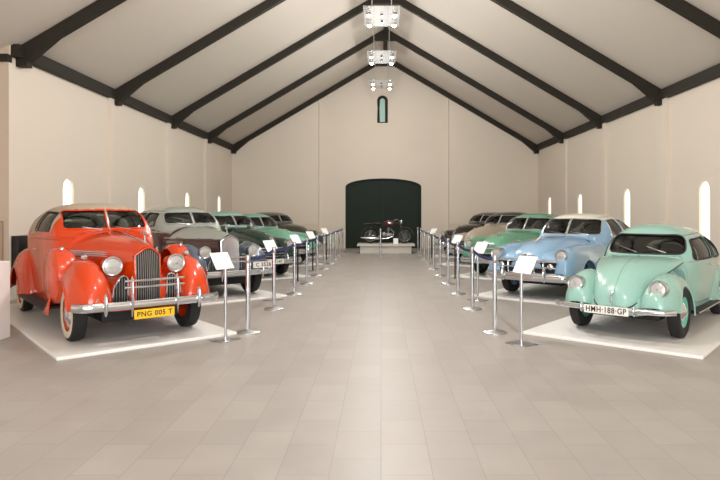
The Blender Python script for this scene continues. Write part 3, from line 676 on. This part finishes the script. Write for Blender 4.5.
for s in (1, -1): headlight(car, (bv(s*.60, .84)+.03, s*.60, .84), .10, None, .2, .05)
# ------------------------------------------------------------------ the hall
WALL = mat('wall_plaster', (220, 209, 195), .85, var=.025, vscale=.8, bump=.03, bscale=60)
WALLD = mat('wall_dado', (214, 200, 184), .8, var=.04, vscale=1.5)
CEIL = mat('ceiling_board', (192, 183, 172), .9, var=.02, vscale=.6)
TIMB = mat('dark_timber', (42, 38, 31), .65, spec=.25, var=.15, vscale=4)
DOORM = mat('dark_green_door', (22, 35, 26), .6, spec=.25, var=.08, vscale=2)
PANE = emis('daylit_pane', (255, 246, 228), 1.1)
GPANE = emis('green_daylit_pane', (150, 178, 166), .35)
def floor_mat():
    m = bpy.data.materials.new('floor_tiles'); m.use_nodes = True; nt = m.node_tree; b = nt.nodes['Principled BSDF']
    b.inputs['Specular IOR Level'].default_value = .38
    tc = nt.nodes.new('ShaderNodeTexCoord'); mp = nt.nodes.new('ShaderNodeMapping'); mp.inputs['Rotation'].default_value = (0, 0, PI/2)
    nt.links.new(tc.outputs['Object'], mp.inputs['Vector'])
    br = nt.nodes.new('ShaderNodeTexBrick'); br.offset = .5; br.inputs['Scale'].default_value = 1.
    br.inputs['Brick Width'].default_value = .5; br.inputs['Row Height'].default_value = .33; br.inputs['Mortar Size'].default_value = .004; br.inputs['Mortar Smooth'].default_value = .4
    br.inputs['Color1'].default_value = (*lin((170, 163, 157)), 1); br.inputs['Color2'].default_value = (*lin((163, 156, 150)), 1); br.inputs['Mortar'].default_value = (*lin((152, 145, 139)), 1)
    nt.links.new(mp.outputs[0], br.inputs['Vector'])
    n = nt.nodes.new('ShaderNodeTexNoise'); n.inputs['Scale'].default_value = 2.2; n.inputs['Detail'].default_value = 5
    nt.links.new(tc.outputs['Object'], n.inputs['Vector'])
    mx = nt.nodes.new('ShaderNodeMix'); mx.data_type = 'RGBA'; mx.blend_type = 'MULTIPLY'; mx.inputs['Factor'].default_value = .35
    rp = nt.nodes.new('ShaderNodeValToRGB'); rp.color_ramp.elements[0].position = .3; rp.color_ramp.elements[1].position = .7
    rp.color_ramp.elements[0].color = (.72, .72, .72, 1); rp.color_ramp.elements[1].color = (1, 1, 1, 1)
    nt.links.new(n.outputs['Fac'], rp.inputs[0]); nt.links.new(br.outputs['Color'], mx.inputs['A']); nt.links.new(rp.outputs[0], mx.inputs['B'])
    nt.links.new(mx.outputs['Result'], b.inputs['Base Color'])
    rr = nt.nodes.new('ShaderNodeMapRange'); rr.inputs['To Min'].default_value = .36; rr.inputs['To Max'].default_value = .52
    nt.links.new(n.outputs['Fac'], rr.inputs['Value']); nt.links.new(rr.outputs[0], b.inputs['Roughness'])
    bp = nt.nodes.new('ShaderNodeBump'); bp.inputs['Strength'].default_value = .15; bp.inputs['Distance'].default_value = .004; bp.invert = True
    nt.links.new(br.outputs['Fac'], bp.inputs['Height']); nt.links.new(bp.outputs['Normal'], b.inputs['Normal'])
    return m
XL, XR, YB, YN, YC = -7.1, 7.48, 28.1, -6., 11.26
SL = .59; RX = .19
zroof = lambda X: 4.89+SL*(X+7.1) if X < RX else 4.89+SL*(7.48-X)
struct('floor', box(-9.4, XR+.4, YN-3, YB+.9, -.2, 0), floor_mat())
# side walls with real openings for the slit windows
def wall_with_holes(name, X, thick, y0, y1, ztop, holes, m):
    cut = join([prism(h, X-1, X+1, 'yz') for h in holes])
    t = (min(X, X+thick), max(X, X+thick))
    me = bool_eval(mesh('t', box(t[0], t[1], y0, y1, -.05, ztop)), [('DIFFERENCE', cut)])
    return struct(name, me, m)
def slit(yc, w, z0, z1): return [(yc-w/2, z0), (yc+w/2, z0), (yc+w/2, z1-w/2)]+[(yc+w/2*math.cos(PI*k/12), z1-w/2+w/2*math.sin(PI*k/12)) for k in range(1, 12)]+[(yc-w/2, z1-w/2)]
LW = [13.4, 17.5, 21.65, 25.9]; RW = [13.65, 17.95, 22.2, 26.2]; RWN = [9.5, 5.4]
wall_with_holes('wall_left', XL, -.35, YC+.002, YB, 5.15, [slit(y, .46, .85, 2.46) for y in LW], WALL)
wall_with_holes('wall_right', XR, .35, YN, YB, 5.15, [slit(y, .46, .85, 2.42) for y in RW+RWN], WALL)
wn = 0
for X, s, ys, zt in ((XL, -1, LW, 2.46), (XR, 1, RW+RWN, 2.42)):
    for y in ys:
        wn += 1; d0, d1 = X+s*.05, X+s*.08
        struct('window_%d' % wn, prism(slit(y, .46, .85, zt), d0, d1, 'yz'), PANE)
WALLP = mat('wall_return_paint', (194, 176, 157), .85, var=.03, vscale=1.)
struct('wall_left_return', prism([(-9.3, -.05), (XL-.002, -.05), (XL-.002, zroof(XL)+.02), (-9.3, zroof(-9.3)+.02)], YC-.01, YC+.3, 'xz'), WALLP)
struct('wall_left_near', box(-9.4, -9.1, YN, YC, -.05, 4.2), WALL)
# framed panel on the return wall at the left edge
# gable walls
def gable(x0, x1, n=2):
    xs = [x0]+([RX] if x0 < RX < x1 else [])+[x1]
    return [(x0, -.05), (x1, -.05)]+[(x, zroof(x)+.05) for x in xs[::-1]]
ZB = []
cx = .19
archp = [(-1.72, -.06), (1.95, -.06), (1.95, 2.98)]+[(.115+1.835*math.cos(a), 2.98+.40*math.sin(a)) for a in np.linspace(0, PI, 17)[1:-1]]+[(-1.72, 2.98)]
winp = [(.07-.19, 6.08), (.07+.19, 6.08), (.07+.19, 7.12)]+[(.07+.19*math.cos(a), 7.12+.19*math.sin(a)) for a in np.linspace(0, PI, 13)[1:-1]]+[(.07-.19, 7.12)]
XS0, XS1 = -2.98, 3.24
me = bool_eval(mesh('t', prism(gable(XS0, XS1), YB+.38, YB+.8, 'xz')), [('DIFFERENCE', join([prism(archp, YB-1, YB+2, 'xz'), prism(winp, YB-1, YB+2, 'xz')]))])
struct('wall_back', me, WALL)
struct('wall_back_left', prism(gable(XL-.3, XS0), YB, YB+.8, 'xz'), WALL)
struct('wall_back_right', prism(gable(XS1, XR+.3), YB, YB+.8, 'xz'), WALL)
d1 = struct('door_1', prism(archp, YB+.56, YB+.64, 'xz'), DOORM)
put('door_gap', box(.10, .125, YB+.552, YB+.57, 0, 3.36), DARK, d1)
put('door_frame', mesh('door_frame', sweep([(-.06, -.06), (.06, -.06), (.06, .06), (-.06, .06)], [(x, YB+.50, z) for x, z in archp[1:]+[archp[0]]], (0, 1, 0))), DOORM, d1)
wn += 1
w = struct('window_%d' % wn, prism(winp, YB+.53, YB+.56, 'xz'), GPANE)
put('window_frame', mesh('window_frame', tube([(x, YB+.37, z) for x, z in winp], .07, 6, True)), TIMB, w)
# dado band: a thin painted skim on the back wall
struct('trim_1', box(XL, XS0-.01, YB-.006, YB+.01, 0, 1.2), WALLD); struct('trim_2', box(XS1+.01, XR, YB-.006, YB+.01, 0, 1.2), WALLD)
# pilasters, wall plates, trusses
TY = [3.5, 7.5, 11.55, 15.6, 19.8, 23.95, 28.0]; k = 2
for Y in TY[3:6]:
    k += 1; struct('trim_%d' % k, box(XL, XL+.09, Y-.28, Y+.28, 0, 4.75), WALL)
for Y in TY[:6]:
    k += 1; struct('trim_%d' % k, box(XR-.09, XR, Y-.28, Y+.28, 0, 4.75), WALL)
k += 1; struct('trim_%d' % k, box(XL-.02, XL+.16, YC+.05, YB, 4.68, 4.92), TIMB)
k += 1; struct('trim_%d' % k, box(XR-.16, XR+.02, YN, YB, 4.68, 4.92), TIMB)
k += 1; struct('trim_%d' % k, box(-7.5, XL+.02, YC-.08, YC+.06, 4.56, 4.70), TIMB)
RD = .25
def truss_poly(full_left):
    und = lambda X: zroof(X)-RD
    L0 = XL if not full_left else XL
    up = [(L0, zroof(L0)-.01), (RX, zroof(RX)-.01), (XR, zroof(XR)-.01)]
    lowr = [(XR, 4.53), (XR-.22, 4.53), (XR-.22, 4.62), (XR-.8, und(XR-.8)), (RX+.42, und(RX+.42)), (RX-.42, und(RX-.42)), (XL+.8, und(XL+.8)), (XL+.22, 4.62), (XL+.22, 4.53), (XL, 4.53)]
    return up+lowr
for Y in TY:
    k += 1; struct('trim_%d' % k, prism(truss_poly(0), Y-.085, Y+.085, 'xz'), TIMB)
# roof slopes
k += 0
def slope(xa, xb, za, zb, t=.12): return [(xa, za), (xb, zb), (xb, zb+t), (xa, za+t)]
struct('ceiling_left', prism(slope(-9.6, RX, 4.89-SL*2.5, zroof(RX)), YN-1, YB+.9, 'xz'), CEIL)
struct('ceiling_right', prism(slope(XR+.5, RX, 4.89-SL*.5, zroof(RX)), YN-1, YB+.9, 'xz'), CEIL)
k += 1; struct('trim_%d' % k, box(RX-.09, RX+.09, YN, YB, zroof(RX)-.22, zroof(RX)-.02), TIMB)
# unseen wall behind the camera; wide empty opening assumed, to let light in
struct('wall_front', [box(-9.4, -5., YN-.3, YN, -.05, 6), box(5., XR+.4, YN-.3, YN, -.05, 6), prism([(-9.4, 4.6), (XR+.4, 4.6), (XR+.4, 5.05), (RX, 9.3), (-9.4, 3.7)], YN-.3, YN, 'xz')], WALL)

# ------------------------------------------------------------------ white display bases under the cars
def base_under(loc, rz, x0, x1, y0, y1, label, rot=0):
    o = put('display_base', mesh('display_base', box(x0, x1, y0, y1, 0, PT, .006, 1)), WHITE, None, False)
    o.location = (loc[0], loc[1], 0); o.rotation_euler = (0, 0, rz); return tag(o, label, 'platform', 'white platforms under the cars')
names = ['orange-red convertible', 'pale grey sedan', 'bottle-green sedan', 'aqua-green sedan', 'dark olive sedan']
for i in range(5):
    base_under(left_pose(i), LH, -4.15, .86, -1.12, 1.1, 'low white display base under the %s' % names[i])
names = ['mint-green beetle-shaped car', 'sky-blue coupe', 'sea-green coupe', 'beige sedan', 'charcoal sedan']
for i in range(5):
    base_under(right_pose(i), RH, -4.0, .95, -1.12, 1.12, 'low white display base under the %s' % names[i])

# ------------------------------------------------------------------ barrier posts with webbing
def stanchion(loc, label, nxt=None, group=None):
    r = thing('barrier_post', label, 'barrier post', (loc[0], loc[1], 0), 0, group)
    put('base', mesh('base', lathe([(0, 0), (.165, 0), (.165, .012), (.15, .022), (.06, .034), (.034, .05), (0, .05)], n=32)), STEEL, r)
    put('pole', mesh('pole', lathe([(.032, .04), (.032, .98)], n=20)), CHROME, r)
    put('head', mesh('head', lathe([(.03, .97), (.036, .98), (.036, 1.075), (.030, 1.088), (0, 1.09)], n=20)), STEEL, r)
    if nxt:
        d = Vector((nxt[0]-loc[0], nxt[1]-loc[1], 0)); N = 16; n = Vector((-d.y, d.x, 0)).normalized()*.002; rows = []
        for i in range(N+1):
            t = i/N; p = d*(.02+.96*t); z = 1.035-.16*t*(1-t)*1.2
            rows.append([tuple(p+n+Vector((0, 0, z-.027))), tuple(p+n+Vector((0, 0, z+.027))), tuple(p-n+Vector((0, 0, z+.027))), tuple(p-n+Vector((0, 0, z-.027)))])
        put('webbing', mesh('webbing', grid(rows, True, (True, True))), NAVY, r)
ORD = ['nearest', 'second', 'third', 'fourth', 'fifth', 'sixth', 'seventh', 'eighth', 'ninth', 'farthest']
YS = [8.25, 10.28, 12.2, 14.0, 15.87, 17.8, 19.65, 21.6, 23.5, 25.4]
LP = [(-1.86, 0), (-1.865, 0), (-1.79, 0), (-1.76, 0), (-1.72, 0), (-1.72, 0), (-1.68, 0), (-1.68, 0), (-1.66, 0), (-1.66, 0)]
LP = [(a[0], y) for a, y in zip(LP, YS)]; RP = [(1.59, y) for y in YS]
for nm, P in (('left', LP), ('right', RP)):
    for i, p in enumerate(P):
        lab = '%s barrier post in the %s row, chrome with navy webbing' % ((ORD[i]+' chrome').replace(' chrome', ''), nm)
        stanchion(p, lab, P[i+1] if i < 9 else None, 'barrier posts in the %s row' % nm)
stanchion((-.02, 22.8), 'lone chrome barrier post standing in front of the motorcycle')

# ------------------------------------------------------------------ reading stands
def stand(loc, label, yaw, dark=False, h=1.0):
    r = thing('information_stand', label, 'information stand', (loc[0], loc[1], 0), yaw, 'information stands beside the barriers')
    put('base_plate', mesh('base_plate', box(-.16, .16, -.13, .13, 0, .012, .004, 1)), STEEL, r)
    put('post', mesh('post', tube([(0, 0, .01), (0, 0, h-.06)], .02, 14)), BLACKP if dark else CHROME, r)
    b = put('board', mesh('board', box(-.15, .15, -.125, .125, -.006, .006, .003, 1)), BOARD, r); b.location = (0, .07, h+.04); b.rotation_euler = (math.radians(57), 0, 0)
    c = put('bracket', mesh('bracket', box(-.05, .05, -.04, .04, -.03, -.006, .003, 1)), STEEL, b)
cars_l = ['orange-red convertible', 'pale grey sedan', 'bottle-green sedan', 'aqua-green sedan', 'dark olive sedan']
for i, (x, y) in enumerate([(-2.05, 7.78), (-2.08, 11.4), (-2.05, 14.53), (-2.0, 17.3), (-1.95, 21.1)]):
    stand((x, y), 'white slanted reading board on a slim post in front of the %s' % cars_l[i], .98, i > 1)
for i, (x, y, n) in enumerate([(1.79, 7.53, 'before the mint-green car'), (1.86, 11.35, 'in front of the sky-blue coupe'), (1.89, 15.06, 'in front of the sea-green coupe'), (1.89, 22.0, 'farthest back in the right row')]):
    stand((x, y), 'white slanted reading board on a post, %s' % n, -.95, i > 1, .97)

# ------------------------------------------------------------------ white plinth at the left edge, dark box behind the convertible
o = put('plinth', [box(-5.62, -5.0, 7.2, 7.96, 0, 1.03, .008, 1)], WHITE, None, False); tag(o, 'plain white waist-high plinth at the left edge', 'plinth')
o = put('framed_panel', [box(-7.95, -7.2, YC-.03, YC-.002, .35, 1.52, .004, 1)], mat('panel_beige', (176, 150, 128), .6, var=.05)); tag(o, 'beige framed panel on the wall at the far left edge', 'panel')
put('panel_frame', mesh('panel_frame', tube([(-7.95, YC-.035, .35), (-7.2, YC-.035, .35), (-7.2, YC-.035, 1.52), (-7.95, YC-.035, 1.52)], .014, 4, True)), mat('panel_edge', (140, 116, 98), .6, var=.05), o)
o = put('dark_wall_box', [box(XL+.002, XL+.14, YC+.06, YC+.62, .62, 1.24, .01, 2)], BLACKP); tag(o, 'black box on the left wall behind the orange-red convertible', 'wall box')

# ------------------------------------------------------------------ motorcycle on its plinth
o = put('motorcycle_plinth', [box(-.88, 1.28, 24.75, 25.75, 0, .31, .005, 1), box(-1.0, 1.42, 24.62, 25.88, .31, .40, .01, 1)], mat('grey_white_plinth', (205, 200, 190), .5, var=.03)); tag(o, 'low pale plinth carrying the motorcycle before the dark green door', 'plinth')
bike = thing('motorcycle', 'black and maroon vintage motorcycle on the low pale plinth', 'motorcycle', (-.45, 25.3, .402))
BKB = paint('black_enamel', (20, 19, 20), .25); BKM = paint('maroon_enamel', (84, 30, 26), .25); ENG = mat('engine_alloy', (112, 110, 107), .35, .9, var=.1)
def bwheel(x):
    w_ = put('wheel', mesh('wheel', tube([(.285*math.cos(2*PI*q/40), 0, .285*math.sin(2*PI*q/40)) for q in range(40)], .042, 8, True)), RUBBER, bike); w_.location = (x, 0, .327)
    put('rim', mesh('rim', tube([(.243*math.cos(2*PI*q/40), 0, .243*math.sin(2*PI*q/40)) for q in range(40)], .013, 6, True)), ENG, w_)
    put('hub', mesh('hub', lathe([(0, -.07), (.065, -.06), (.065, .06), (0, .07)], (0, 0, 0), (0, 1, 0), 20)), ENG, w_)
    put('spokes', [tube([(.07*math.cos(a+.3), (-1)**q*.04, .07*math.sin(a+.3)), (.24*math.cos(a), 0, .24*math.sin(a))], .003, 4) for q, a in enumerate([2*PI*j/24 for j in range(24)])], STEEL, w_)
bwheel(0); bwheel(1.46)
def bfender(x, a0, a1, r):
    rows = []
    for q in range(25):
        a = math.radians(a0+(a1-a0)*q/24)
        rows.append([(x+(r+.03*math.cos(b))*math.cos(a), .07*math.sin(b), .327+(r+.03*math.cos(b))*math.sin(a)) for b in np.linspace(-PI/2, PI/2, 9)])
    return grid(rows)
put('rear_fender', mesh('rear_fender', bfender(0, 20, 200, .345)), BKB, bike); put('front_fender', mesh('front_fender', bfender(1.46, 10, 165, .345)), BKB, bike)
put('frame', [tube(p, .018, 8) for p in ([(0, .0, .33), (.45, 0, .30), (.95, 0, .30), (1.12, 0, .62), (1.18, 0, .86)], [(1.18, 0, .86), (.55, 0, .78), (.28, 0, .74), (.0, .09, .33)], [(.42, 0, .76), (.45, 0, .30)], [(.28, 0, .74), (.0, -.09, .33)])], BKB, bike)
put('fuel_tank', mesh('fuel_tank', sphere((.80, 0, .86), .13, 12, (2.1, 1.0, 1.0))), BKM, bike)
tb = put('tank_badge', [sphere((.82, s*.105, .87), .05, 8, (2.4, .6, 1)) for s in (1, -1)], CHROME, bike)
put('seat', mesh('seat', sphere((.28, 0, .84), .10, 10, (2.3, 1.2, .6))), BKB, bike)
put('pillion_seat', mesh('pillion_seat', sphere((-.12, 0, .83), .08, 10, (2.2, 1.2, .6))), BKB, bike)
en = put('engine', [box(.52, .98, -.13, .13, .26, .46, .05, 3), lathe([(.11, -.06), (.11, .06), (.09, .07), (0, .07)], (.58, -.13, .38), (0, -1, 0), 24)], ENG, bike)
put('cylinder', [lathe([(.08, 0), (.08, .22), (0, .22)], (.76, 0, .46), (.12, 0, 1), 20)]+[lathe([(.085, -.006), (.115, -.006), (.115, .006), (.085, .006)], (.76+.12*z, 0, .46+z), (.12, 0, 1), 20) for z in np.linspace(.03, .22, 7)], ENG, bike)
put('exhaust', [tube([(.88, -.10, .60), (1.0, -.14, .48), (.96, -.15, .30), (.7, -.16, .22), (.3, -.17, .22)], .022, 10), tube([(.4, -.17, .22), (.3, -.17, .22), (-.25, -.17, .245), (-.42, -.17, .26)], [.025, .05, .045, .018], 12)], CHROME, bike)
put('front_fork', [tube([(1.46, s*.09, .327), (1.26, s*.09, .80), (1.20, s*.08, .96)], .022, 10) for s in (1, -1)]+[tube([(1.23, -.09, .88), (1.23, .09, .88)], .02, 8)], BKB, bike)
put('handlebar', [tube([(1.00, -.36, .98), (1.10, -.30, 1.02), (1.20, -.10, 1.0), (1.20, .10, 1.0), (1.10, .30, 1.02), (1.00, .36, .98)], .012, 8)], CHROME, bike)
put('headlight', mesh('headlight', lathe([(0, -.14), (.06, -.10), (.095, -.03), (.10, 0), (.09, .02), (0, .03)], (1.33, 0, .90), (1, 0, 0), 20)), CHROME, bike)
put('centre_stand', [tube([(.5, s*.1, .28), (.42, s*.16, .022)], .014, 6) for s in (1, -1)], BKB, bike)
o = put('caption_card', [box(.52, .72, 24.72, 24.735, .40, .64, .002, 1)], BOARD, None, False); tag(o, 'small white caption card standing before the motorcycle', 'card')

# ------------------------------------------------------------------ pendant lights hung under the trusses
GLOW = emis('lamp_bulb', (255, 240, 216), 28.)
PANEL = mat('opal_panel', (110, 108, 104), .5, var=.01)
pn = PANEL.node_tree; pb = pn.nodes['Principled BSDF']; pb.inputs['Transmission Weight'].default_value = .0; pb.inputs['Alpha'].default_value = .4
ZL = 1.66+5.28
def pendant(Y, label):
    r = thing('pendant_light', label, 'pendant light', (RX-.17, Y, ZL), 0, 'pendant lights along the ridge')
    put('panel', mesh('panel', box(-.48, .48, -.82, .82, 0, .02, .004, 1)), PANEL, r)
    put('rod', [tube([(x, y, .02), (x, y, 8.6-ZL+.1)], .012, 6) for x in (-.26, .26) for y in (-.09, .09)], STEEL, r)
    put('boss', [lathe([(.04, 0), (.04, -.03), (0, -.035)], (0, y, 0), (0, 0, 1), 12) for y in (-.2, .35)], BLACKP, r)
    for x in (-.34, .34):
        for y in (-.32, .50):
            b = put('lamp', mesh('lamp', lathe([(.05, 0), (.07, -.05), (.075, -.075)], (x, y, 0), (0, 0, 1), 14)), CHROME, r)
            put('bulb', mesh('bulb', sphere((x, y, -.07), .058, 6)), GLOW, b)
for Y, l in ((15.8, 'pendant lamp panel nearest the camera under the roof ridge'), (19.9, 'middle pendant lamp panel under the roof ridge'), (24.0, 'farthest pendant lamp panel, just above the small gable window')):
    pendant(Y, l)
def spot(n, loc, size, power, col=(1, .985, .955)):
    l = bpy.data.lights.new(n, 'POINT'); l.energy = power; l.shadow_soft_size = size; l.color = col
    o = bpy.data.objects.new(n, l); C.objects.link(o); o.location = loc; return o
for Y, p in ((-2.5, 200), (3.5, 230), (7.6, 300), (11.7, 300), (15.75, 240), (19.85, 190), (23.95, 150)):
    spot('added_ridge_light', (.02, Y, ZL-1.2), .12, p*1.35)  # bare point lights added for brightness, below the pendants and in unseen bays
# added area light, as if daylight came through the unseen opening behind the camera
e = bpy.data.lights.new('rear_fill', 'AREA'); e.shape = 'RECTANGLE'; e.size = 9.8; e.size_y = 4.5; e.energy = 1250; e.color = (.98, .985, 1)
o = bpy.data.objects.new('rear_fill', e); C.objects.link(o); o.location = (0, YN-.1, 2.35); o.rotation_euler = (PI/2, 0, 0)
w = bpy.data.worlds.new('World'); bpy.context.scene.world = w; w.use_nodes = True
bg = w.node_tree.nodes['Background']; bg.inputs[0].default_value = (*lin((225, 232, 240)), 1); bg.inputs[1].default_value = 1.0

# ------------------------------------------------------------------ camera
cam = bpy.data.cameras.new('camera'); co = bpy.data.objects.new('camera', cam); C.objects.link(co)
co.location = (0, 0, 1.66); co.rotation_euler = (PI/2, 0, 0); cam.sensor_width = 36; cam.lens = 590/720*36; cam.shift_x = -21/720; cam.shift_y = -26/720; cam.clip_end = 200
sc = bpy.context.scene; sc.camera = co
sc.view_settings.view_transform = 'Standard'; sc.view_settings.look = 'None'; sc.view_settings.gamma = 1; sc.view_settings.exposure = -.06
sc.cycles.use_denoising = True; sc.cycles.max_bounces = 8; sc.cycles.diffuse_bounces = 5; sc.cycles.sample_clamp_indirect = 8
